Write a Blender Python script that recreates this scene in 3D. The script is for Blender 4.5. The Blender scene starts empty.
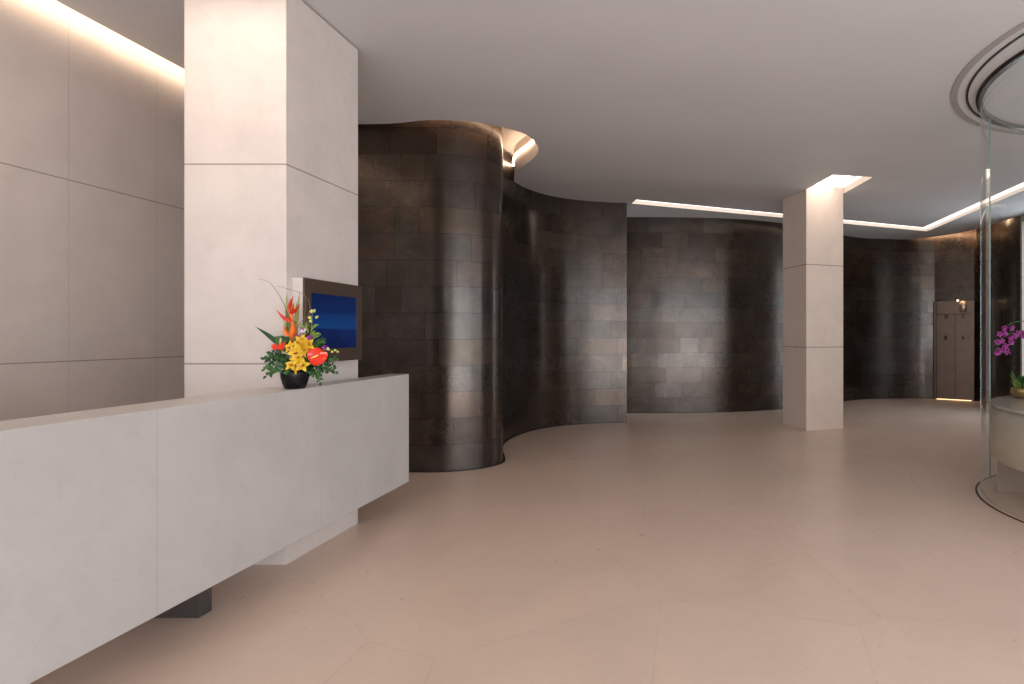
import bpy, math, random
from mathutils import Vector, Matrix
from mathutils.geometry import tessellate_polygon
random.seed(7)
C = bpy.context.scene.collection
PI = math.pi
CEIL = 3.59

# ------------------------------------------------------------------ helpers
class MB:
    """collects shapes, builds ONE mesh object"""
    def __init__(s): s.v=[]; s.f=[]; s.uv=[]; s.sm=[]
    def face(s, pts, uv=None, smooth=False):
        b=len(s.v); s.v += [tuple(p) for p in pts]; s.f.append(list(range(b,b+len(pts))))
        s.uv.append(uv or [(0,0)]*len(pts)); s.sm.append(smooth)
    def grid(s, rows, closed=False, smooth=True, uvf=None):
        b=len(s.v); n=len(rows[0]); m=len(rows)
        for r in rows: s.v += [tuple(p) for p in r]
        for i in range(m-1):
            for j in range(n if closed else n-1):
                k=(j+1)%n
                s.f.append([b+i*n+j, b+i*n+k, b+(i+1)*n+k, b+(i+1)*n+j])
                if uvf: s.uv.append([uvf(i,j),uvf(i,j+1),uvf(i+1,j+1),uvf(i+1,j)])
                else: s.uv.append([(0,0)]*4)
                s.sm.append(smooth)
    def box(s, a, b):
        x0,y0,z0=a; x1,y1,z1=b
        s.prism([(x0,y0),(x1,y0),(x1,y1),(x0,y1)], z0, z1)
        return s
    def prism(s, poly, z0, z1, smooth=False):
        n=len(poly)
        area=sum(poly[i][0]*poly[(i+1)%n][1]-poly[(i+1)%n][0]*poly[i][1] for i in range(n))
        if area<0: poly=poly[::-1]
        for i in range(n):
            a=poly[i]; b=poly[(i+1)%n]
            s.face([(a[0],a[1],z0),(b[0],b[1],z0),(b[0],b[1],z1),(a[0],a[1],z1)], smooth=smooth)
        tri=tessellate_polygon([[Vector((p[0],p[1],0)) for p in poly]])
        for t in tri:
            q=[poly[i] for i in t]
            ar=(q[1][0]-q[0][0])*(q[2][1]-q[0][1])-(q[2][0]-q[0][0])*(q[1][1]-q[0][1])
            if ar<0: q=q[::-1]
            s.face([(p[0],p[1],z1) for p in q]); s.face([(p[0],p[1],z0) for p in q[::-1]])
        return s
    def tube(s, pts, rad, n=8, cap=True):
        pts=[Vector(p) for p in pts]; m=len(pts)
        if not isinstance(rad,(list,tuple)): rad=[rad]*m
        rows=[]; up=Vector((0.13,0.97,0.2)).normalized()
        for i,p in enumerate(pts):
            t=(pts[min(i+1,m-1)]-pts[max(i-1,0)]).normalized()
            a=t.cross(up)
            if a.length<1e-3: a=t.cross(Vector((1,0,0)))
            a.normalize(); b=t.cross(a)
            rows.append([p+(a*math.cos(2*PI*k/n)+b*math.sin(2*PI*k/n))*rad[i] for k in range(n)])
        s.grid(rows, True)
        if cap: s.face(rows[0][::-1]); s.face(rows[-1])
        return s
    def lathe(s, prof, cx=0, cy=0, n=48, smooth=True):
        rows=[[(cx+r*math.cos(2*PI*k/n), cy+r*math.sin(2*PI*k/n), z) for k in range(n)] for r,z in prof]
        s.grid(rows, True, smooth)
        return s
    def build(s, name, mat, parent=None, weld=True):
        me=bpy.data.meshes.new(name); me.from_pydata(s.v,[],s.f)
        ul=me.uv_layers.new(name='UVMap'); k=0
        for q in s.uv:
            for c in q: ul.data[k].uv=c; k+=1
        me.polygons.foreach_set('use_smooth', s.sm)
        me.materials.append(mat)
        if weld:
            import bmesh
            bm=bmesh.new(); bm.from_mesh(me)
            bmesh.ops.remove_doubles(bm, verts=bm.verts, dist=1e-5)
            bm.to_mesh(me); bm.free()
        me.update()
        o=bpy.data.objects.new(name, me); C.objects.link(o)
        if parent: o.parent=parent
        return o

def bevel(o, w=.004, seg=2):
    m=o.modifiers.new('edge','BEVEL'); m.width=w; m.segments=seg; m.limit_method='ANGLE'; m.angle_limit=math.radians(50)
    return o
def tag(o, label, cat, group=None, kind='thing'):
    o['label']=label; o['category']=cat; o['kind']=kind
    if group: o['group']=group
    return o
def thing(name, label, cat, loc=(0,0,0), group=None):
    o=bpy.data.objects.new(name,None); o.empty_display_size=.1; C.objects.link(o); o.location=loc
    return tag(o,label,cat,group)
def struct(o, label=None, cat=None):
    o['kind']='structure'
    if label: o['label']=label
    if cat: o['category']=cat
    return o
def spline(pts, per=10):
    P=[Vector(p) for p in pts]; out=[]
    for i in range(len(P)-1):
        p0=P[max(i-1,0)]; p1=P[i]; p2=P[i+1]; p3=P[min(i+2,len(P)-1)]
        for k in range(per):
            t=k/per
            out.append(.5*((2*p1)+(p2-p0)*t+(2*p0-5*p1+4*p2-p3)*t*t+(3*p1-p0-3*p2+p3)*t**3))
    out.append(P[-1]); return out

# ------------------------------------------------------------------ materials
class NT:
    def __init__(s,name):
        s.m=bpy.data.materials.new(name); s.m.use_nodes=True; s.t=s.m.node_tree; s.t.nodes.clear()
        s.out=s.n('ShaderNodeOutputMaterial')
    def n(s,t,**k):
        o=s.t.nodes.new(t)
        for a,b in k.items(): setattr(o,a,b)
        return o
    def l(s,a,b): s.t.links.new(a,b)
    def put(s,sock,v):
        if isinstance(v,bpy.types.NodeSocket): s.l(v,sock)
        else: sock.default_value=v
    def math(s,op,a,b=None,c=None,clamp=False):
        o=s.n('ShaderNodeMath',operation=op,use_clamp=clamp); s.put(o.inputs[0],a)
        if b is not None: s.put(o.inputs[1],b)
        if c is not None: s.put(o.inputs[2],c)
        return o.outputs[0]
    def mix(s,f,a,b,mode='MIX'):
        o=s.n('ShaderNodeMix',data_type='RGBA',blend_type=mode); s.put(o.inputs[0],f)
        for i,v in ((6,a),(7,b)):
            if isinstance(v,tuple) and len(v)==3: v=(*v,1)
            s.put(o.inputs[i],v)
        return o.outputs[2]
    def noise(s,vec,scale,detail=3,rough=.55,dist=0):
        o=s.n('ShaderNodeTexNoise'); s.l(vec,o.inputs['Vector']); o.inputs['Scale'].default_value=scale
        o.inputs['Detail'].default_value=detail; o.inputs['Roughness'].default_value=rough; o.inputs['Distortion'].default_value=dist
        return o.outputs[0]
    def ramp(s,f,stops):
        o=s.n('ShaderNodeValToRGB'); s.put(o.inputs[0],f); e=o.color_ramp.elements
        e[0].position,e[0].color=stops[0][0],(*stops[0][1],1); e[1].position,e[1].color=stops[-1][0],(*stops[-1][1],1)
        for p,c in stops[1:-1]:
            k=e.new(p); k.color=(*c,1)
        return o.outputs[0]
    def range(s,f,a,b,c,d):
        o=s.n('ShaderNodeMapRange'); s.put(o.inputs[0],f)
        for i,v in enumerate((a,b,c,d)): o.inputs[i+1].default_value=v
        return o.outputs[0]
    def bsdf(s,**k):
        b=s.n('ShaderNodeBsdfPrincipled')
        for a,v in k.items():
            a=a.replace('_',' ')
            if isinstance(v,tuple) and len(v)==3: v=(*v,1)
            s.put(b.inputs[a],v)
        s.l(b.outputs[0],s.out.inputs[0]); return b
    def bump(s,b,h,st=.2,d=.01):
        o=s.n('ShaderNodeBump'); o.inputs['Strength'].default_value=st; o.inputs['Distance'].default_value=d
        s.l(h,o.inputs['Height']); s.l(o.outputs[0],b.inputs['Normal'])
    def pos(s): return s.n('ShaderNodeNewGeometry').outputs['Position']
    def xyz(s,v):
        o=s.n('ShaderNodeSeparateXYZ'); s.l(v,o.inputs[0]); return o.outputs

def plain(name,col,rough=.5,metal=0,var=.12,scale=30,coat=0,spec=.5,**k):
    t=NT(name); n=t.noise(t.pos(),scale,3)
    f=t.range(n,.3,.7,1-var,1+var)
    h=t.n('ShaderNodeHueSaturation'); h.inputs['Color'].default_value=(*col,1); t.l(f,h.inputs['Value'])
    t.bsdf(Base_Color=h.outputs[0],Roughness=rough,Metallic=metal,Coat_Weight=coat,Specular_IOR_Level=spec,**k)
    return t.m
def emit(name,col,st):
    t=NT(name); e=t.n('ShaderNodeEmission'); e.inputs[0].default_value=(*col,1); e.inputs[1].default_value=st
    t.l(e.outputs[0],t.out.inputs[0]); return t.m

def stone(name,base,zj=(),yj=(),rough=.45,speck=.5,half=.004,jcol=(.20,.15,.12)):
    t=NT(name); p=t.pos(); x,y,z=t.xyz(p)
    big=t.noise(p,2.2,5,.6,.4); fine=t.noise(p,38,4,.7); mott=t.noise(p,9,4,.65,.6)
    c=t.mix(t.range(big,.3,.7,0,1),tuple(v*.93 for v in base),tuple(min(1,v*1.05) for v in base))
    c=t.mix(t.range(mott,.52,.72,0,.35*speck),c,tuple(v*.82 for v in base))
    c=t.mix(t.range(fine,.6,.75,0,.5*speck),c,tuple(v*.78 for v in base))
    mask=None
    for co,js,w,k in ((z,zj,half,1),(y,yj,half*.6,.4)):
        for j in js:
            m=t.math('MULTIPLY',t.math('LESS_THAN',t.math('ABSOLUTE',t.math('SUBTRACT',co,j)),w),k)
            mask=m if mask is None else t.math('MAXIMUM',mask,m)
    if mask is not None: c=t.mix(t.math('MULTIPLY',mask,.75),c,jcol)
    b=t.bsdf(Base_Color=c,Roughness=rough,Specular_IOR_Level=.35)
    t.bump(b,fine,.08,.004)
    return t.m

def bronze(name):
    t=NT(name); uv=t.n('ShaderNodeUVMap',uv_map='UVMap').outputs[0]; u,v,_=t.xyz(uv)
    p=t.pos()
    row=t.math('FLOOR',t.math('DIVIDE',v,.276)); fv=t.math('FRACT',t.math('DIVIDE',v,.276))
    wn=t.n('ShaderNodeTexWhiteNoise',noise_dimensions='1D'); t.l(row,wn.inputs['W'])
    ln=t.math('MULTIPLY_ADD',wn.outputs[0],.55,.95)
    wn2=t.n('ShaderNodeTexWhiteNoise',noise_dimensions='1D'); t.l(t.math('ADD',row,31.7),wn2.inputs['W'])
    uu=t.math('ADD',t.math('DIVIDE',u,ln),t.math('MULTIPLY',wn2.outputs[0],7.3))
    # every bay is split into a long and a short sheet
    bay=t.math('FLOOR',uu); fb=t.math('FRACT',uu)
    sp=t.n('ShaderNodeTexWhiteNoise',noise_dimensions='2D'); cb=t.n('ShaderNodeCombineXYZ'); t.l(bay,cb.inputs[0]); t.l(row,cb.inputs[1]); t.l(cb.outputs[0],sp.inputs['Vector'])
    cut=t.math('MULTIPLY_ADD',sp.outputs[0],.5,.35)
    sec=t.math('GREATER_THAN',fb,cut)
    cc=t.n('ShaderNodeCombineXYZ'); t.l(t.math('MULTIPLY_ADD',sec,.5,bay),cc.inputs[0]); t.l(row,cc.inputs[1])
    w3=t.n('ShaderNodeTexWhiteNoise',noise_dimensions='2D'); t.l(cc.outputs[0],w3.inputs['Vector'])
    r1=w3.outputs[0]; rr,rg,rb=t.xyz(w3.outputs[1])
    cl=t.noise(p,3.2,5,.62,.7); cl2=t.noise(p,14,4,.7,1.2)
    tone=t.math('ADD',t.math('MULTIPLY',r1,.22),t.math('ADD',t.math('MULTIPLY',t.range(cl,.25,.75,0,1),.46),t.math('MULTIPLY',t.range(cl2,.25,.75,0,1),.13)))
    warm=t.ramp(tone,[(.1,(.030,.0190,.0135)),(.5,(.066,.0445,.0325)),(.95,(.120,.083,.061))])
    cool=t.ramp(tone,[(.1,(.029,.0235,.020)),(.5,(.058,.0495,.042)),(.95,(.104,.093,.081))])
    c=t.mix(t.range(rg,.45,.8,0,.75),warm,cool)
    ev=t.math('MINIMUM',fv,t.math('SUBTRACT',1,fv))
    eu=t.math('MULTIPLY',t.math('ABSOLUTE',t.math('SUBTRACT',fb,cut)),ln)
    e0=t.math('MULTIPLY',t.math('MINIMUM',fb,t.math('SUBTRACT',1,fb)),ln)
    seam=t.math('MAXIMUM',t.math('LESS_THAN',ev,.011),t.math('LESS_THAN',t.math('MINIMUM',eu,e0),.0035))
    c=t.mix(t.math('MULTIPLY',seam,.8),c,(.012,.009,.008))
    ro=t.math('ADD',t.math('MULTIPLY_ADD',rb,.10,.235),t.range(cl2,.3,.7,-.02,.03))
    b=t.bsdf(Base_Color=c,Metallic=.72,Roughness=ro,Coat_Weight=.35,Coat_Roughness=.18,Coat_Tint=(1,.96,.92))
    t.bump(b,t.math('ADD',t.math('MULTIPLY',cl,.4),t.math('MULTIPLY',seam,-1)),.12,.004)
    return t.m

def floor_mat():
    t=NT('floor_stone'); p=t.pos()
    vo=t.n('ShaderNodeTexVoronoi',feature='DISTANCE_TO_EDGE'); vo.inputs['Scale'].default_value=.95; vo.inputs['Randomness'].default_value=.75; t.l(p,vo.inputs['Vector'])
    vc=t.n('ShaderNodeTexVoronoi',feature='F1'); vc.inputs['Scale'].default_value=.95; vc.inputs['Randomness'].default_value=.75; t.l(p,vc.inputs['Vector'])
    cr,cg,cbb=t.xyz(vc.outputs['Color'])
    big=t.noise(p,1.3,6,.65,.6); fine=t.noise(p,11,5,.7,.8)
    base=(.72,.56,.455)
    c=t.mix(t.range(big,.3,.7,0,1),tuple(v*.94 for v in base),tuple(v*1.04 for v in base))
    c=t.mix(t.range(fine,.5,.75,0,.22),c,(.60,.455,.365))
    c=t.mix(t.range(cr,0,1,0,.18),c,(.62,.475,.39))
    line=t.math('LESS_THAN',vo.outputs['Distance'],.0035)
    c=t.mix(t.math('MULTIPLY',line,t.range(fine,.35,.6,.0,.20)),c,(.36,.25,.19))
    t.bsdf(Base_Color=c,Roughness=t.range(fine,.3,.7,.27,.36),Specular_IOR_Level=.5)
    return t.m

def ceiling_mat():
    t=NT('ceiling_plaster'); p=t.pos(); n=t.noise(p,1.1,3,.5)
    c=t.mix(t.range(n,.3,.7,0,1),(.66,.648,.65),(.695,.683,.685))
    t.bsdf(Base_Color=c,Roughness=.6,Specular_IOR_Level=.25); return t.m

def glass_mat():
    t=NT('clear_glass'); lw=t.n('ShaderNodeLayerWeight'); lw.inputs['Blend'].default_value=.5
    f=t.math('POWER',lw.outputs['Facing'],5.0); f=t.math('MULTIPLY_ADD',f,.85,.05,clamp=True)
    tr=t.n('ShaderNodeBsdfTransparent'); tr.inputs[0].default_value=(.93,.955,.95,1)
    gl=t.n('ShaderNodeBsdfGlossy'); gl.inputs[0].default_value=(1,1,1,1); gl.inputs['Roughness'].default_value=0
    mx=t.n('ShaderNodeMixShader'); t.l(f,mx.inputs[0]); t.l(tr.outputs[0],mx.inputs[1]); t.l(gl.outputs[0],mx.inputs[2])
    t.l(mx.outputs[0],t.out.inputs[0]); return t.m

def screen_mat():
    t=NT('blue_screen'); uv=t.n('ShaderNodeUVMap',uv_map='UVMap').outputs[0]; u,v,_=t.xyz(uv)
    c=t.ramp(v,[(0,(.003,.012,.09)),(.36,(.003,.022,.13)),(.38,(.004,.06,.23)),(.52,(.004,.05,.21)),(.64,(.003,.036,.16)),(.66,(.003,.024,.12)),(1,(.002,.016,.095))])
    d=t.math('FRACT',t.math('MULTIPLY',t.math('ADD',t.math('MULTIPLY',u,1.0),t.math('MULTIPLY',v,1.15)),9))
    st=t.math('MULTIPLY',t.math('LESS_THAN',d,.42),t.math('LESS_THAN',v,.36))
    st=t.math('MULTIPLY',st,t.math('LESS_THAN',t.math('ADD',u,v),.86))
    st2=t.math('MULTIPLY',t.math('GREATER_THAN',t.math('SUBTRACT',v,u),.62),t.math('LESS_THAN',d,.5))
    c=t.mix(t.math('MAXIMUM',t.math('MULTIPLY',st,.75),t.math('MULTIPLY',st2,.5)),c,(.001,.006,.04))
    b=t.bsdf(Base_Color=(.004,.006,.015),Roughness=.18,Emission_Color=c,Emission_Strength=.6,Specular_IOR_Level=.25); return t.m

JZ=(1.245,2.48)
M={}
M['wall_stone']=stone('wall_limestone',(.56,.495,.455),JZ,[3.88-.65*k for k in range(-3,12)],.5)
M['pillar_stone']=stone('pillar_limestone',(.68,.605,.56),JZ,(),.5,.9,half=.0045)
M['pillar_far']=stone('far_pillar_limestone',(.76,.63,.54),JZ,(),.42,.8,half=.0065)
M['desk_stone']=stone('desk_limestone',(.53,.497,.472),(),[2.478+1.125*k for k in range(-4,3)],.4,.9,half=.006,jcol=(.36,.32,.29))
M['drum_stone']=stone('drum_limestone',(.60,.53,.43),(),(),.35,.4)
M['drum_top']=stone('drum_top_marble',(.55,.47,.42),(),(),.15,1.6)
M['bronze']=bronze('patinated_bronze')
M['floor']=floor_mat(); M['ceil']=ceiling_mat(); M['glass']=glass_mat()
M['recess']=plain('recess_plaster',(.78,.70,.64),.7,var=.03)
M['steel']=plain('brushed_steel',(.45,.45,.45),.35,1,.08,60)
M['black']=plain('black_gap',(.008,.007,.007),.6)
M['dark']=plain('shadow_gap',(.10,.095,.09),.7)
M['frame_br']=plain('frame_bronze',(.115,.080,.060),.38,.55,.10,40)
M['lift']=plain('lift_steel',(.165,.118,.093),.36,.8,.08,8)
M['lift_dk']=plain('lift_dark_trim',(.05,.035,.028),.45,.6)
M['led']=emit('warm_led',(1,.70,.48),17)
M['led_r']=emit('warm_led_right',(1,.66,.40),30)
M['led_l']=emit('warm_led_left',(1,.78,.56),26)
M['panel']=emit('light_panel',(1,.86,.74),5.0)
M['bpanel']=emit('light_panel_desk',(1,.82,.66),7.5)
M['strip']=emit('strip_panel',(1,.88,.78),2.0)
M['ring_gr']=plain('ring_grey',(.40,.365,.35),.5,.1,.05)
M['ring_dk']=plain('ring_dark',(.05,.045,.045),.35,.6)
M['rail']=plain('rail_steel',(.5,.5,.5),.25,1,.05)
M['gedge']=plain('glass_edge',(.22,.36,.36),.15,0,.1,20)
M['wall_plain']=stone('right_limestone',(.42,.36,.32),JZ)
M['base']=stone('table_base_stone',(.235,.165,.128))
M['leg']=plain('leg_steel',(.16,.16,.16),.4,.9,.06,60)
M['mull']=plain('mullion_bronze',(.05,.045,.042),.4,.6)

# ------------------------------------------------------------------ camera
cam=bpy.data.cameras.new('camera'); co=bpy.data.objects.new('camera',cam); C.objects.link(co)
co.location=(0,0,1.42); co.rotation_euler=(PI/2,0,0)
cam.sensor_width=36; cam.lens=570/1024*36; cam.shift_x=-170.5/1024; cam.shift_y=-6.5/1024; cam.clip_start=.02
bpy.context.scene.camera=co

# ------------------------------------------------------------------ setting
m=MB(); m.face([(-4.4,-4.6,0),(7,-4.6,0),(7,13.6,0),(-4.4,13.6,0)]); struct(m.build('floor',M['floor']))

# coves / recess outlines
cove=spline([(-4.10,5.87),(-3.33,5.856),(-2.94,5.83),(-2.522,5.737),(-2.132,5.796),(-1.886,5.938),(-1.705,6.132),(-1.655,6.42),(-1.71,6.74),(-1.90,7.10),(-2.207,7.55),(-2.372,8.03)],6)
cove=[(p[0],p[1]) for p in [Vector((*q,0)) if len(q)==2 else q for q in cove]]
cove_hole=cove+[(-2.52,8.0),(-2.52,7.5),(-2.42,7.1),(-2.3,6.7),(-2.25,6.45),(-2.3,6.28),(-2.45,6.16),(-2.85,6.05),(-4.10,6.03)]
rc=spline([(4.95,12.90),(5.34,12.72),(5.62,12.40),(5.83,12.05),(5.98,11.6),(6.06,11.0),(6.10,10.5)],6); rc=[(p[0],p[1]) for p in rc]
rc_hole=rc+[(6.25,10.5),(6.45,11.6),(6.5,12.3),(5.75,13.0),(5.3,13.02),(4.95,12.97)]
leg=[(-.74,9.10),(4.83,11.44),(4.83,7.3),(5.10,7.3),(5.10,11.87),(-.84,9.37)]
# pillar with its slot: corners of far pillar
a_=math.atan2(.2405,.609)   # rotation of the pillar about z
PC=Vector((1.841,8.475)); ex=Vector((math.cos(a_),math.sin(a_))); ey=Vector((-math.sin(a_),math.cos(a_)))
def PL(u,v): q=PC+ex*u+ey*v; return (q.x,q.y)
PW,PD=.665,.66
SB,SC=(2.031,7.707),(2.608,7.804)
slot=[PL(-.003,PD+.003),PL(-.003,0),SB,SC,PL(PW+.004,0),PL(PW+.004,PD+.003)]
bslot=[(-3.2,2.45),(-2.3,2.45),(-2.3,3.22),(-3.2,3.22)]
outer=[(-4.06,-4.6),(7,-4.6),(7,13.6),(-4.06,13.6)]
holes=[cove_hole,rc_hole,leg,slot,bslot]
loops=[[Vector((*p,0)) for p in outer]]
def ccw(p):
    n=len(p); a=sum(p[i][0]*p[(i+1)%n][1]-p[(i+1)%n][0]*p[i][1] for i in range(n)); return p if a>0 else p[::-1]
for h in holes: loops.append([Vector((*p,0)) for p in ccw(h)[::-1]])
flat=[p for l in loops for p in l]
m=MB()
for t in tessellate_polygon(loops):
    q=[flat[i] for i in t]
    ar=(q[1]-q[0]).cross(q[2]-q[0]).z
    if ar>0: q=q[::-1]
    m.face([(p.x,p.y,CEIL) for p in q])
struct(m.build('ceiling',M['ceil']))
def recess(poly,dep,name,lidmat=None):
    m=MB(); n=len(poly); z=CEIL+dep
    for i in range(n):
        a=poly[i]; b=poly[(i+1)%n]; m.face([(a[0],a[1],CEIL),(b[0],b[1],CEIL),(b[0],b[1],z),(a[0],a[1],z)])
    P=[Vector((*p,0)) for p in poly]
    for t in tessellate_polygon([P]): m.face([(P[i].x,P[i].y,z) for i in t])
    return struct(m.build(name,M['recess']))
recess(cove_hole,.36,'trim_1'); recess(rc_hole,.30,'trim_2')
recess(leg,.12,'trim_3'); recess(slot,.16,'trim_4'); recess(bslot,.2,'trim_5')
lc=[(-4.22,-4.6),(-3.90,-4.6),(-3.90,5.88),(-4.22,5.88)]
recess(lc,.28,'trim_6')

def inset(poly,d):
    n=len(poly); P=ccw(poly); out=[]
    for i in range(n):
        a,b,c=Vector(P[i-1]),Vector(P[i]),Vector(P[(i+1)%n])
        d1=(b-a).normalized(); d2=(c-b).normalized(); n1=Vector((-d1.y,d1.x)); n2=Vector((-d2.y,d2.x))
        bi=(n1+n2); bi=bi/(1+n1.dot(n2)); q=b+bi*d; out.append((q.x,q.y))
    return out
# luminous panels in the slots
o=MB().prism(inset(leg,.012),CEIL+.055,CEIL+.075).build('recessed_light_line',M['strip']); tag(o,'long thin glowing light slot bent at a corner in the far ceiling','ceiling light')
t=thing('recessed_light','bright recessed light slot wrapped round the top of the freestanding pillar','ceiling light',(0,0,0))
SM,SN=(2.425,7.775),(2.448,7.779)
MB().prism([PL(.012,-.012),(2.04,7.725),SM,PL(.47,-.012)],CEIL+.085,CEIL+.10).build('light_panel',M['panel'],t)
MB().prism([PL(.495,-.012),SN,(2.592,7.815),PL(PW-.012,-.012)],CEIL+.085,CEIL+.10).build('light_panel',M['strip'],t)
MB().prism([PL(.475,-.012),SM,SN,PL(.49,-.012)],CEIL+.05,CEIL+.10).build('divider',M['recess'],t)
o=MB().prism(inset(bslot,.012),CEIL+.07,CEIL+.09).build('recessed_light',M['bpanel']); tag(o,'recessed ceiling light in front of the big pillar by the desk','ceiling light')

# LED strips hidden in the coves
def ribbon(path,w,z0,z1):
    m=MB(); P=[Vector(p) for p in path]; rows=[[],[]]; off=[]
    for i,p in enumerate(P):
        d=(P[min(i+1,len(P)-1)]-P[max(i-1,0)]).normalized(); off.append(p+Vector((d.y,-d.x))*w)
    poly=[(p.x,p.y) for p in P]+[(p.x,p.y) for p in off[::-1]]
    return m.prism(poly,z0,z1)
o=ribbon([p for p in cove[9:-1]],-.022,CEIL+.20,CEIL+.217).build('cove_light',M['led']); tag(o,'glowing cove light curving round the top of the rounded bronze wall','cove light')
o=ribbon([p for p in rc[3:-3]],-.03,CEIL+.10,CEIL+.125).build('cove_light',M['led_r']); tag(o,'warm cove light above the lift door in the far right corner','cove light')
o=MB().box((-4.05,-3.5,CEIL+.015),(-4.02,5.6,CEIL+.035)).build('cove_light',M['led_l']); tag(o,'warm cove light washing down the pale stone wall behind the desk','cove light')

# stone left wall
m=MB().box((-4.38,-4.6,0),(-4.18,6.2,CEIL+.3)); struct(m.build('wall_left',M['wall_stone']))

# bronze walls
def sheet(path,name,top,thick,per=10):
    P=spline([(*p,0) for p in path],per); m=MB(); u=[0]
    for i in range(1,len(P)): u.append(u[-1]+(P[i]-P[i-1]).length)
    bot=[p for p in P]; topv=[p+Vector((0,0,top)) for p in P]
    m.grid([bot,topv],uvf=lambda i,j:(u[j],top*i))
    back=[]
    for i,p in enumerate(P):
        d=(P[min(i+1,len(P)-1)]-P[max(i-1,0)]).normalized(); back.append(p+Vector((-d.y,d.x,0))*thick)
    bt=[p+Vector((0,0,top)) for p in back]
    m.grid([back[::-1],bt[::-1]],uvf=lambda i,j:(u[len(u)-1-j],top*i))
    m.grid([topv,bt],smooth=False)
    for k,s in ((0,1),(-1,-1)):
        q=[P[k],back[k],bt[k],topv[k]]
        m.face(q,[(0,0),(thick,0),(thick,top),(0,top)])
    return m,P
W1=[(-4.18,5.93),(-3.6,5.94),(-2.849,5.94),(-2.62,5.932),(-2.45,5.955),(-2.30,6.012),(-2.15,6.11),(-2.05,6.26),(-2.03,6.43),(-2.14,6.76),(-2.28,7.12),(-2.372,7.55),(-2.372,8.03),(-2.268,8.50),(-2.005,8.905),(-1.667,9.13),(-1.3,9.265),(-.913,9.345)]
m,P=sheet(W1,'wall_center',CEIL+.32,.12); W1P=P; struct(m.build('wall_center',M['bronze'],weld=False))
W3=[(-4.2,10.30),(-2.2,10.36),(-.999,10.44),(-.34,10.455),(.47,10.52),(1.127,10.66),(1.917,11.01),(2.7,11.63),(3.521,12.38),(4.15,12.74),(4.814,12.86),(5.30,12.88),(5.66,12.80)]
W3b=[(5.66,12.80),(6.34,12.375)]
W3c=[(6.33,12.385),(6.37,12.25),(6.35,11.7),(6.16,10.8),(6.105,10.29)]
m,P=sheet(W3,'wall_back',CEIL+.28,.12); W3P=P; struct(m.build('wall_back',M['bronze'],weld=False))
m,P=sheet(W3b,'wall_back',CEIL+.28,.12,2); struct(m.build('wall_back_right',M['bronze'],weld=False))
m,P=sheet(W3c,'wall_right',CEIL+.28,.12); struct(m.build('wall_right',M['bronze'],weld=False))
# dark shadow-gap strip at the foot of the rounded bronze wall
def strip(P,w,name,z=.004,a=0,b=None):
    P=P[a:b]; m=MB(); off=[]
    for i,p in enumerate(P):
        d=(P[min(i+1,len(P)-1)]-P[max(i-1,0)]).normalized(); off.append(p+Vector((d.y,-d.x,0))*w)
    m.grid([[p+Vector((0,0,z)) for p in off],[p+Vector((0,0,z)) for p in P]],smooth=False)
    m.grid([[p for p in off],[p+Vector((0,0,z)) for p in off]],smooth=False)
    return struct(m.build(name,M['black']))
strip(W1P,.028,'baseboard_center')
strip(W3P,.02,'baseboard_back')

# glazed front and right (behind and beside the camera)
m=MB()
for x in (-4.3,-1.6,1.2,4.0,6.7): m.box((x-.06,-4.6,0),(x+.06,-4.45,CEIL))
m.box((-4.4,-4.6,3.25),(7,-4.45,CEIL)).box((-4.4,-4.6,0),(7,-4.45,.08))
struct(m.build('wall_front',M['mull']))
m=MB().box((6.10,10.24,0),(6.20,10.29,CEIL)).box((6.10,2.9,0),(6.22,9.0,CEIL)).box((6.10,9.0,3.46),(6.22,10.24,CEIL)).box((6.10,-4.6,3.3),(6.22,2.9,CEIL)).box((6.10,-2.1,0),(6.22,-2.0,3.3)).box((6.10,.4,0),(6.22,.5,3.3))
struct(m.build('wall_right_front',M['wall_plain']))
t=MB(); t.face([(6.16,9.0,0),(6.16,10.24,0),(6.16,10.24,3.46),(6.16,9.0,3.46)])
struct(t.build('window_1',M['glass']))

# ------------------------------------------------------------------ pillars
o=MB().box((-3.084,3.527,0),(-2.4525,4.31,CEIL-.012)).build('stone_pillar',M['pillar_stone'])
tag(bevel(o,.003),'large square pale limestone pillar rising through the reception desk','pillar')
MB().box((-3.06,3.55,CEIL-.012),(-2.475,4.29,CEIL)).build('shadow_gap',M['black'],o)
o=MB().prism([PL(0,0),PL(PW,0),PL(PW,PD),PL(0,PD)],0,CEIL+.15).build('stone_pillar',M['pillar_far'])
tag(bevel(o,.004),'freestanding slim pale stone pillar in the middle of the hall','pillar')

# ------------------------------------------------------------------ desk
t=thing('reception_desk','long floating pale limestone reception desk around the big pillar','reception desk',(-2.4,2.5,0))
def child(mb,name,mat,par):
    o=mb.build(name,mat); o.parent=par; o.matrix_parent_inverse=Matrix.Translation(par.location).inverted(); return o
child(MB().box((-3.15,-1.0,.70),(-2.555,3.50,.74)).box((-2.62,-1.0,.2),(-2.555,3.50,.70)),'unseen_worktop',M['desk_stone'],t)  # unseen worktop and back panel, added to keep light off the floor below
dk=[(-2.285,-1.0),(-2.285,4.762),(-2.4515,4.762),(-2.4515,3.526),(-2.555,3.526),(-2.555,-1.0)]
o=child(MB().prism(dk,.2,1.10),'counter',M['desk_stone'],t); bevel(o,.003)
o=child(MB().box((-2.80,2.865,0),(-2.432,2.885,.2)).box((-2.452,2.885,0),(-2.432,2.945,.2)),'leg',M['leg'],t)
o=child(MB().box((-2.80,.9,0),(-2.432,.92,.2)).box((-2.452,.92,0),(-2.432,1.0,.2)),'leg',M['leg'],t)

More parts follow.
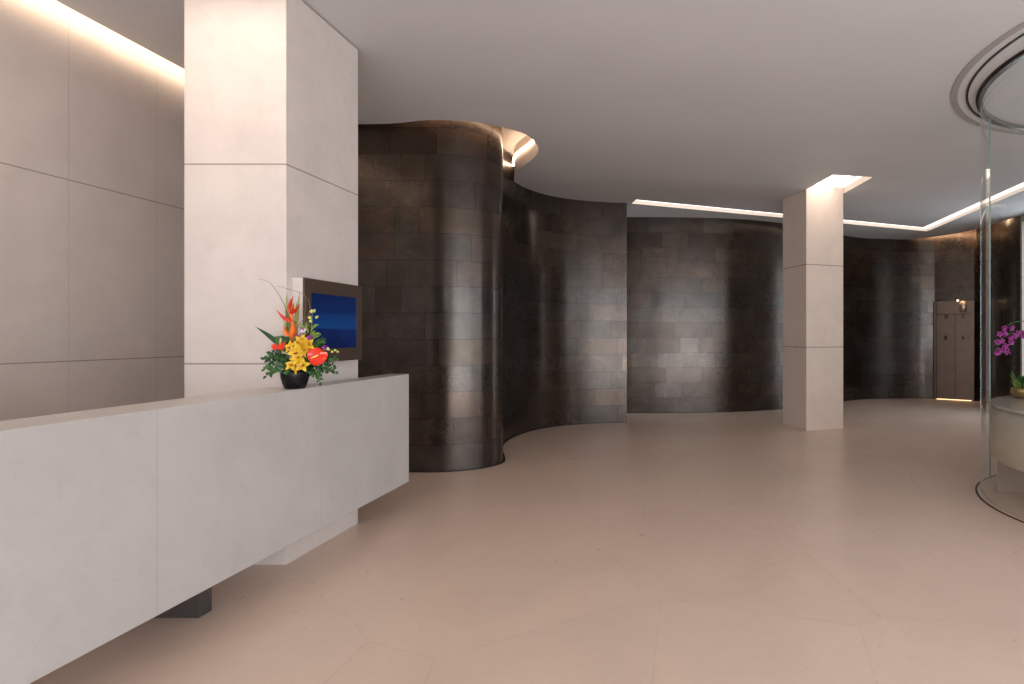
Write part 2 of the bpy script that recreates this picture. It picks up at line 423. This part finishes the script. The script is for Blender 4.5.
# ------------------------------------------------------------------ monitor
t=thing('wall_monitor','bronze framed screen with a blue picture on the side of the big pillar','monitor',(-2.4525,3.9,1.24))
bevel(child(MB().box((-2.4525,3.58,1.243),(-2.385,4.224,1.784)),'housing',M['pillar_stone'],t),.002)
m=MB(); Y0,Y1,Z0,Z1=3.58,4.224,1.243,1.784; y0,y1,z0,z1=3.644,4.159,1.333,1.694
X0,X1=-2.385,-2.373
m.box((X0,Y0,Z0),(X1,Y1,z0)).box((X0,Y0,z1),(X1,Y1,Z1)).box((X0,Y0,z0),(X1,y0,z1)).box((X0,y1,z0),(X1,Y1,z1))
child(m,'frame',M['frame_br'],t)
m=MB(); m.face([(-2.379,y0,z0),(-2.379,y1,z0),(-2.379,y1,z1),(-2.379,y0,z1)],[(0,0),(1,0),(1,1),(0,1)])
child(m,'screen',screen_mat(),t)

# ------------------------------------------------------------------ lift door
d0=Vector((5.66,12.80,0)); d1=Vector((6.34,12.375,0)); du=(d1-d0).normalized(); dn=Vector((du.y,-du.x,0)); DL=(d1-d0).length
def DP(u,n,z): return d0+du*u+dn*n+Vector((0,0,z))
def dbox(m,u0,u1,n0,n1,za,zb):
    p=[DP(u0,n0,0),DP(u1,n0,0),DP(u1,n1,0),DP(u0,n1,0)]
    return m.prism([(q.x,q.y) for q in p],za,zb)
door=bpy.data.objects.new('door_1',None); C.objects.link(door); door.location=d0
struct(door)
m=MB(); dbox(m,0,.035,.005,.075,0,2.18); dbox(m,DL-.05,DL,.005,.075,0,2.18); child(m,'frame',M['lift'],door)
m=MB(); dbox(m,.035,.05,.005,.02,0,2.16); dbox(m,.05,DL-.05,.005,.015,1.885,1.90); child(m,'shadow_gap',M['lift_dk'],door)
m=MB(); dbox(m,.05,DL-.05,.005,.055,1.90,2.18); child(m,'transom',M['lift'],door)
UC=.425
for u0,u1 in ((.05,UC-.004),(UC+.004,DL-.05)):
    m=MB(); dbox(m,u0,u1,.005,.035,.006,1.885); lf=child(m,'leaf',M['lift'],door)
m=MB(); dbox(m,UC-.004,UC+.004,.005,.02,.006,1.885); child(m,'door_joint',M['black'],door)
m=MB(); dbox(m,.205,.265,.036,.042,1.325,1.415); child(m,'call_plate',M['black'],door)
m=MB(); dbox(m,.555,.605,.036,.041,1.335,1.405); child(m,'call_plate',M['lift_dk'],door)
m=MB(); dbox(m,.215,.240,.036,.040,1.79,1.875); dbox(m,.252,.277,.036,.040,1.79,1.875); dbox(m,.20,.29,.036,.040,1.862,1.875); child(m,'mark',M['lift_dk'],door)
m=MB(); dbox(m,.54,.62,.036,.040,1.855,1.87); dbox(m,.555,.605,.036,.040,1.825,1.84); dbox(m,.54,.62,.036,.040,1.795,1.81); child(m,'mark',M['lift_dk'],door)
m=MB(); rows=[]
for z in (1.93,2.17):
    rows.append([DP(.585+.075*math.cos(PI*k/12),.055+.06*math.sin(PI*k/12),z) for k in range(13)])
m.grid(rows); m.face(rows[1]); m.face(rows[0][::-1])
m2=MB(); dbox(m2,.05,DL-.05,.036,.050,.003,.010); child(m2,'sill_glow_strip',emit('sill_glow',(1,.60,.30),4),door)  # added glowing strip, stands in for warm light spilling onto the floor
lant=child(m,'hall_lantern',plain('lantern_metal',(.62,.47,.36),.3,.8),door)
m=MB(); q=DP(.48,.09,2.185); m.lathe([(.0,q.z-.018),(.016,q.z-.01),(.018,q.z),(.012,q.z+.014),(0,q.z+.018)],q.x,q.y,10); child(m,'lamp',emit('lamp_dot',(1,.8,.6),6),door)

# ------------------------------------------------------------------ glass cylinder, drum
GX,GY,GR=3.93,4.63,1.34
def arc(r,a0,a1,n): return [(GX+r*math.cos(math.radians(a0+(a1-a0)*k/n)),GY+r*math.sin(math.radians(a0+(a1-a0)*k/n))) for k in range(n+1)]
t=thing('curved_glass_enclosure','tall curved clear glass screen ringing the round stone table on the right','glass screen',(GX,GY,0))
for a0,a1 in ((132,262),(-72,58)):
    A=arc(GR,a0,a1,220); m=MB(); m.grid([[(*p,.01) for p in A],[(*p,CEIL-.03) for p in A]]); g=child(m,'glass_panel',M['glass'],t)
    for a in (a0,a1):
        p0=arc(GR-.006,a-.25,a+.25,1); p1=arc(GR+.006,a-.25,a+.25,1)
        m=MB().prism(p0+p1[::-1],.01,CEIL-.03); e=m.build('edge',M['gedge']); e.parent=g
def ring(r0,r1,z0,z1,n=128,cx=GX,cy=GY): return MB().lathe([(r0,z0),(r1,z0),(r1,z1),(r0,z1),(r0,z0)],cx,cy,n,False)
child(ring(1.364,1.382,0.0,.004),'floor_channel',M['black'],t)
child(ring(1.322,1.360,CEIL-.035,CEIL),'top_rail',M['rail'],t)
child(ring(1.361,1.378,CEIL-.012,CEIL),'top_gasket',M['ring_dk'],t)
struct(ring(1.665,1.722,CEIL-.006,CEIL,128,4.0,4.46).build('trim_7',M['ring_gr']))
struct(ring(1.578,1.598,CEIL-.008,CEIL,128,4.0,4.46).build('trim_8',M['ring_dk']))
t=thing('round_table','low round pale stone table on a recessed base inside the glass','table',(GX,GY,0))
child(MB().lathe([(0,.343),(1.25,.343),(1.258,.35),(1.258,.788),(0,.788)],GX,GY,128),'drum',M['drum_stone'],t)
child(MB().lathe([(0,.792),(1.262,.792),(1.266,.797),(1.266,.815),(1.26,.82),(0,.82)],GX,GY,128),'tabletop',M['drum_top'],t)
for o in t.children:
    o.data.polygons.foreach_set('use_smooth',[abs(p.normal.z)<.5 for p in o.data.polygons])
child(MB().lathe([(1.24,.787),(1.24,.793)],GX,GY,96),'shadow_gap',M['black'],t)
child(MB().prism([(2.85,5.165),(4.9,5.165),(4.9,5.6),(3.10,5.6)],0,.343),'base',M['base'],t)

# ------------------------------------------------------------------ flowers
def leaf(m,a,b,w,bend=(0,0,0),nrm=(0,-1,.3),n=8,pw=.75,fold=.15):
    a=Vector(a); b=Vector(b); bend=Vector(bend); d=(b-a).normalized(); s=d.cross(Vector(nrm))
    if s.length<1e-4: s=Vector((1,0,0))
    s.normalize(); up=s.cross(d); rows=[]
    for i in range(n+1):
        t=i/n; c=a.lerp(b,t)+bend*(4*t*(1-t)); ww=w*max(0.02,math.sin(PI*min(.999,t**pw)))*.5
        rows.append([c-s*ww+up*ww*fold*2,c,c+s*ww+up*ww*fold*2])
    m.grid(rows)
    return m
G={}
G['green']=plain('leaf_green',(.035,.105,.022),.4,0,.35,25,spec=.4)
G['dkgreen']=plain('leaf_dark_green',(.015,.055,.015),.4,0,.35,25,spec=.4)
G['ltgreen']=plain('leaf_light_green',(.20,.30,.06),.45,0,.25,25)
G['blade']=plain('blade_green',(.30,.33,.10),.45,0,.3,40)
G['red']=plain('anthurium_red',(.80,.035,.012),.22,0,.08,20,coat=.4)
G['orange']=plain('heliconia_orange',(.80,.17,.015),.4,0,.2,30)
G['hred']=plain('heliconia_red',(.62,.035,.015),.4,0,.25,30)
G['yellow']=plain('orchid_yellow',(.80,.50,.025),.5,0,.2,60)
G['pale']=plain('bud_pale_yellow',(.70,.68,.22),.5,0,.15,40)
G['purple']=plain('orchid_purple',(.30,.03,.24),.5,0,.3,40)
G['magenta']=plain('orchid_magenta',(.26,.012,.17),.5,0,.25,60)
G['white']=plain('orchid_white',(.78,.68,.74),.5,0,.1,40)
G['lip']=plain('orchid_lip',(.35,.06,.02),.5,0,.3,60)
G['spadix']=plain('spadix_yellow',(.85,.62,.16),.5,0,.1,60)
G['twig']=plain('twig_brown',(.20,.12,.07),.7,0,.2,60)
G['pot']=plain('black_pot',(.006,.006,.007),.25,0,.1,30,spec=.25)
PX,PY,PZ=-2.345,3.45,1.10
K=570/3.45
def fp(cx,cy,dy=0):   # offset of a stem point from the pot's base
    px=250+cx/5.705; py=275+cy/5.7; d=(PY+dy)/570
    return Vector(((px-682.5)*d-PX, dy, 1.42-(py-335.5)*d-PZ))
t=thing('flower_arrangement','black pot of red anthuriums, orange heliconias and yellow orchids on the desk','flowers',(PX,PY,PZ))
m=MB().lathe([(0,0),(.050,0),(.055,.004),(.064,.03),(.073,.065),(.0765,.092),(.0755,.108),(.072,.111),(.069,.105),(.065,.09),(0,.09)],n=48); m.build('pot',G['pot'],t)
# upright blades
for a,b,w,dy in (((222,440),(208,95),.024,.01),((250,440),(285,85),.026,.0),((240,430),(228,130),.02,.02),((262,440),(266,150),.022,.015),((235,430),(190,250),.012,.0),((275,430),(255,210),.016,.02)):
    leaf(MB(),fp(*a,dy),fp(*b,dy-.01),w,n=10,pw=.9).build('blade_leaf',G['blade'],t)
# heliconia
m=MB().tube([fp(246,420),fp(238,370,-.02),fp(232,330,-.03),fp(242,285,-.03),fp(240,250,-.03),fp(232,215,-.03),fp(240,180,-.03)],[.005,.007,.009,.010,.009,.008,.006]); hel=m.build('heliconia',G['orange'],t)
for a,b,bd,w,mt in (((234,225),(250,118),(-.012,0,0),.022,'hred'),((228,222),(288,162),(.0,0,-.012),.020,'hred'),((246,262),(148,192),(.0,0,-.02),.023,'hred'),((228,350),(188,282),(-.006,0,-.006),.024,'orange'),((236,360),(246,262),(.012,0,0),.028,'orange'),((236,215),(250,160),(.0,0,0),.020,'orange')):
    m=MB(); leaf(m,fp(*a,-.04),fp(*b,-.055),w,bd,pw=.55,fold=.45); leaf(m,fp(*a,-.03),fp(*b,-.055),w*.8,bd,nrm=(0,1,.3),pw=.55,fold=.3)
    m.build('bract',G[mt],hel)
# anthuriums
def heart(c,w,h,nrm,rot):
    m=MB(); n=28; N=Vector(nrm).normalized(); R=N.to_track_quat('Z','Y').to_matrix()@Matrix.Rotation(rot,3,'Z')
    rings=[]
    for f in (0.02,.35,.7,1):
        r=[]
        for k in range(n):
            a=2*PI*k/n; rr=f*(1-.30*math.exp(-((a-PI/2)/.35)**2)+.12*math.exp(-((a-3*PI/2)/.4)**2))
            r.append(Vector(c)+R@Vector((math.cos(a)*rr*w/2,math.sin(a)*rr*h/2,.012*(f*f)*math.cos(2*a)-.006*f)))
        rings.append(r)
    m.grid(rings,True); return m,R
for cx,cy,w,h,nr,rot,dy in ((167,398,.100,.064,(-.25,-1,.55),.2,-.07),(384,460,.116,.102,(.15,-1,.25),-.5,-.10)):
    c=fp(cx,cy,dy); m,R=heart(c,w,h,nr,rot); an=m.build('anthurium',G['red'],t)
    q=c+R@Vector((0,.008,.004)); e=(-.022,.034) if cx<300 else (-.032,-.016)
    a=fp(cx+ (4 if cx<300 else 6),cy-2,dy-.008); b=fp(cx+(8 if cx<300 else -36),cy-(36 if cx<300 else -14),dy-.035)
    MB().tube([a,a.lerp(b,.5),b],[.0045,.005,.003]).build('spadix',G['spadix'],an)
    MB().tube([c+Vector((0,.005,0)),c.lerp(fp(255,520),.5)+Vector((0,.02,-.01)),fp(258,540)],.003).build('stem',G['green'],an)
# yellow cymbidiums
def orchid(c,s,nrm,rot,mat,lipm,par,name='orchid',lipname='lip'):
    N=Vector(nrm).normalized(); R=N.to_track_quat('Z','Y').to_matrix()@Matrix.Rotation(rot,3,'Z'); c=Vector(c); m=MB()
    for k in range(5):
        a=PI/2+2*PI*k/5; d=R@Vector((math.cos(a),math.sin(a),.25))
        leaf(m,c,c+d*s,s*.62,R@Vector((0,0,s*.12)),nrm=N,n=6,pw=.7,fold=.12)
    o=m.build(name,mat,par)
    m=MB(); leaf(m,c+N*s*.08,c+N*s*.35+R@Vector((0,-.35*s,0)),s*.5,N*s*.12,nrm=N,n=5,fold=.4); m.build(lipname,lipm,o)
    return o
for cx,cy,r in ((238,412,.2),(300,378,.9),(338,392,1.6),(318,430,2.2),(262,440,.5),(275,478,3.0),(245,515,.1),(300,512,1.1),(275,525,1.9),(285,395,2.6)):
    orchid(fp(cx,cy,-.085-random.random()*.03),.045,(random.uniform(-.5,.5),-1,random.uniform(-.2,.6)),r,G['yellow'],G['lip'],t,'cymbidium')
# purple / white dendrobium
for cx,cy,mt,s in ((306,316,'white',.021),(300,302,'purple',.018),(276,356,'purple',.022),(345,358,'purple',.020),(428,414,'purple',.019),(275,415,'purple',.020),(330,365,'white',.015),(445,420,'white',.012)):
    orchid(fp(cx,cy,-.07),s,(random.uniform(-.4,.4),-1,.3),random.random()*3,G[mt],G['magenta'],t,'dendrobium')
# bud sprays
m=MB(); m.tube([fp(330,480,-.03),fp(345,360,-.04),fp(352,280,-.05),fp(356,200,-.05)],[.003,.0025,.002,.0012]); sp=m.build('bud_spray',G['ltgreen'],t)
for cx,cy,dx,dy_ in ((352,208,2,-22),(366,205,4,-20),(346,243,-4,-20),(376,240,14,-14),(350,262,-4,-16)):
    m=MB(); leaf(m,fp(cx,cy+10,-.055),fp(cx+dx,cy+dy_*.6,-.06),.016,(0,-.004,0),n=6,fold=.3); leaf(m,fp(cx,cy+10,-.055),fp(cx+dx,cy+dy_*.6,-.06),.012,(0,.004,0),nrm=(1,0,0),n=6); m.build('bud',G['pale'],sp)
for a,b,w,bd in (((345,320),(395,283),.022,(0,0,.01)),((345,370),(408,338),.022,(0,0,.018)),((345,375),(405,345),.016,(0,0,.006)),((335,330),(325,262),.02,(-.006,0,0)),((320,340),(282,272),.02,(0,0,.012)),((345,300),(330,270),.014,(0,0,0)),((350,350),(375,318),.018,(0,0,.008))):
    leaf(MB(),fp(*a,-.06),fp(*b,-.09),w,bd).build('spray_leaf',G['ltgreen'],t)
m=MB().tube([fp(380,440,-.06),fp(430,425,-.08),fp(470,432,-.09),fp(505,436,-.09)],[.003,.002,.0016,.001]); sp=m.build('bud_spray',G['ltgreen'],t)
for cx,cy in ((448,424),(468,438),(485,428),(500,437)):
    m=MB(); leaf(m,fp(cx-6,cy,-.09),fp(cx+10,cy+2,-.1),.013,n=5,fold=.3); m.build('bud',G['pale'],sp)
# curly twigs
for pts in ([(215,440),(212,300),(205,200),(180,140),(150,90),(115,45),(75,28),(48,22)],[(270,430),(290,330),(330,230),(342,180),(325,130),(285,100),(225,82),(180,68),(155,66)],[(290,430),(305,300),(318,170),(312,115),(295,95)],[(250,430),(262,320),(300,260),(335,225),(350,190)]):
    P=spline([fp(x,y,.0-.01*i*0) for i,(x,y) in enumerate(pts)],6); n=len(P)
    MB().tube(P,[.0022-.0013*i/n for i in range(n)],6).build('twig',G['twig'],t)
# broad leaves
for a,b,w,bd,mt in (((250,470),(28,293),.030,(0,0,.012),'dkgreen'),((240,450),(135,352),.075,(0,0,.02),'green'),((250,460),(180,345),.06,(0,0,.015),'dkgreen'),((330,520),(490,490),.06,(0,0,.03),'dkgreen'),((330,500),(440,380),.045,(0,0,.015),'dkgreen'),((250,520),(110,470),.06,(0,0,.022),'green'),((320,540),(330,460),.09,(0,-.01,0),'green')):
    leaf(MB(),fp(*a,-.03),fp(*b,-.06),w,bd,nrm=(0,-1,.6)).build('broad_leaf',G[mt],t)
# small leaved sprigs
def sprig(pts,mat,n,ll,lw,dy):
    m=MB(); P=spline([fp(x,y,dy-.012*i) for i,(x,y) in enumerate(pts)],5); m.tube(P,.0014,5)
    for k in range(n):
        i=int((k+.5)/n*(len(P)-2)); p=P[i]; d=(P[i+1]-P[i]).normalized(); s=1 if k%2 else -1
        sd=d.cross(Vector((0,-1,0)))*s
        e=p+(d*.55+sd*.8+Vector((0,random.uniform(-.6,.4),random.uniform(-.2,.2)))).normalized()*ll*random.uniform(.7,1.2)
        leaf(m,p,e,lw,nrm=(random.uniform(-.4,.4),-1,.5),n=4)
    p=P[-1]; leaf(m,p,p+(P[-1]-P[-3]).normalized()*ll,lw,n=4)
    m.build('foliage_sprig',G[mat],t)
for pts,n in (([(245,520),(170,500),(120,490),(85,480)],12),([(245,530),(175,530),(130,548),(95,575)],12),([(240,520),(180,480),(140,460),(105,465)],10),([(240,525),(180,515),(120,520),(88,535)],11),([(250,520),(200,470),(160,440),(120,440)],9),([(245,530),(190,540),(150,545),(120,556)],8),
              ([(330,530),(370,545),(390,575),(400,612)],11),([(330,525),(400,520),(450,530),(488,552)],12),([(330,530),(385,540),(430,545),(462,550)],10),([(330,520),(400,505),(445,500),(475,515)],10),([(330,530),(350,555),(358,570)],6),([(335,420),(370,395),(400,375),(420,370)],10),([(330,520),(410,480),(450,470),(490,480)],9),([(260,540),(240,560),(215,560)],5),([(310,540),(345,530),(365,520)],6)):
    sprig(pts,'green' if random.random()<.35 else 'dkgreen',int(n*1.5),.026,.018,-.05)

# ------------------------------------------------------------------ orchid in a bowl
BX,BY,BZ=3.262,5.46,.82; KB=570/5.46
def bp(px,py,dy=0): return Vector(((px-1023)/KB,dy,(398-py)/KB))
t=thing('potted_orchid','magenta orchid in a round gold bowl on the round stone table','orchid',(BX,BY,BZ))
MB().lathe([(0,0),(.05,0),(.085,.02),(.106,.055),(.108,.075),(.100,.098),(.096,.10),(.094,.096),(.10,.07),(.08,.03),(0,.07)],n=40).build('bowl',plain('gold_bowl',(.40,.25,.10),.35,.7,.2,20),t)
MB().lathe([(0,.09),(.05,.088),(.097,.08)],n=24).build('soil',G['twig'],t)
for k in range(16):
    a=k*2.4; r=.03+.03*random.random(); h=.09+.10*random.random(); L=.06+.04*random.random()
    p=Vector((r*math.cos(a),r*math.sin(a),.08)); q=p+Vector((L*math.cos(a),L*math.sin(a),h))
    leaf(MB(),p,q,.08,(0,0,.02),nrm=(math.cos(a),math.sin(a),.6)).build('leaf',G['green' if k%3 else 'ltgreen'],t)
st=spline([bp(1024,390),bp(1029,360),bp(1029,340),bp(1024,331),bp(1016,333),bp(1008,334),bp(1001,340),bp(995,352)],6)
MB().tube(st,.004).build('flower_stem',G['green'],t)
st2=spline([bp(1026,390,.02),bp(1036,355,.02),bp(1038,330,.02),bp(1030,322,.0),bp(1014,322,-.01),bp(1004,327,-.02)],6)
MB().tube(st2,.004).build('flower_stem',G['green'],t)
for px,py in ((1002.5,328),(1008.5,328),(997.5,334),(1003,334),(1008,338),(1000,341),(995.5,342),(1003,346),(998,350),(994.5,352.5),(1005.5,351.5),(1009,342),(1013.5,336),(1016.5,333),(1021.5,333.5),(1024,338),(1020,336),(1030,333),(1034,328)):
    orchid(bp(px,py,-.02-random.random()*.03),.036,(random.uniform(-.5,.3),-1,random.uniform(-.3,.3)),random.random()*6,G['magenta'],G['purple'],t,'flower')

# ------------------------------------------------------------------ lights
def area(name,loc,rot,sx,sy,en,col):
    l=bpy.data.lights.new(name,'AREA'); l.shape='RECTANGLE'; l.size=sx; l.size_y=sy; l.energy=en; l.color=col
    o=bpy.data.objects.new(name,l); C.objects.link(o); o.location=loc; o.rotation_euler=rot; return o
area('daylight_front',(3.4,-4.62,1.7),(PI/2,0,0),6.0,3.1,290,(.90,.95,1))
area('daylight_front_left',(-2.9,-4.62,1.7),(PI/2,0,0),2.0,3.1,75,(.80,.90,1))
area('daylight_side',(6.3,-.8,1.7),(PI/2,0,PI/2),7.0,3.1,150,(.88,.94,1))
area('daylight_window',(6.35,9.6,1.7),(PI/2,0,PI/2),1.1,3.3,30,(.80,.90,1))
area('ceiling_fill',(2.5,-4.3,.12),(math.radians(145),0,0),7.5,.5,190,(1,.97,.94))  # added fill lamp, brightens the near ceiling like daylight off the ground
def spot(loc,tgt,en,ang,col=(1,.72,.45),blend=.6,rad=.05):
    l=bpy.data.lights.new('downlight','SPOT'); l.energy=en; l.spot_size=math.radians(ang); l.spot_blend=blend; l.color=col; l.shadow_soft_size=rad
    o=bpy.data.objects.new('downlight',l); C.objects.link(o); o.location=loc
    o.rotation_euler=(Vector(tgt)-Vector(loc)).to_track_quat('-Z','Y').to_euler(); return o
q=DP(.4,.16,3.4); spot(q,DP(.4,.08,0),22,26)

w=bpy.data.worlds.new('sky'); bpy.context.scene.world=w; w.use_nodes=True
bg=w.node_tree.nodes['Background']; bg.inputs[0].default_value=(.80,.88,1,1); bg.inputs[1].default_value=1.2
sc=bpy.context.scene
sc.view_settings.view_transform='Standard'; sc.view_settings.look='None'; sc.view_settings.exposure=0; sc.view_settings.gamma=1
sc.cycles.use_denoising=True
sc.cycles.max_bounces=10; sc.cycles.diffuse_bounces=6; sc.cycles.transparent_max_bounces=16
sc.cycles.caustics_reflective=False; sc.cycles.caustics_refractive=False; sc.cycles.sample_clamp_indirect=6
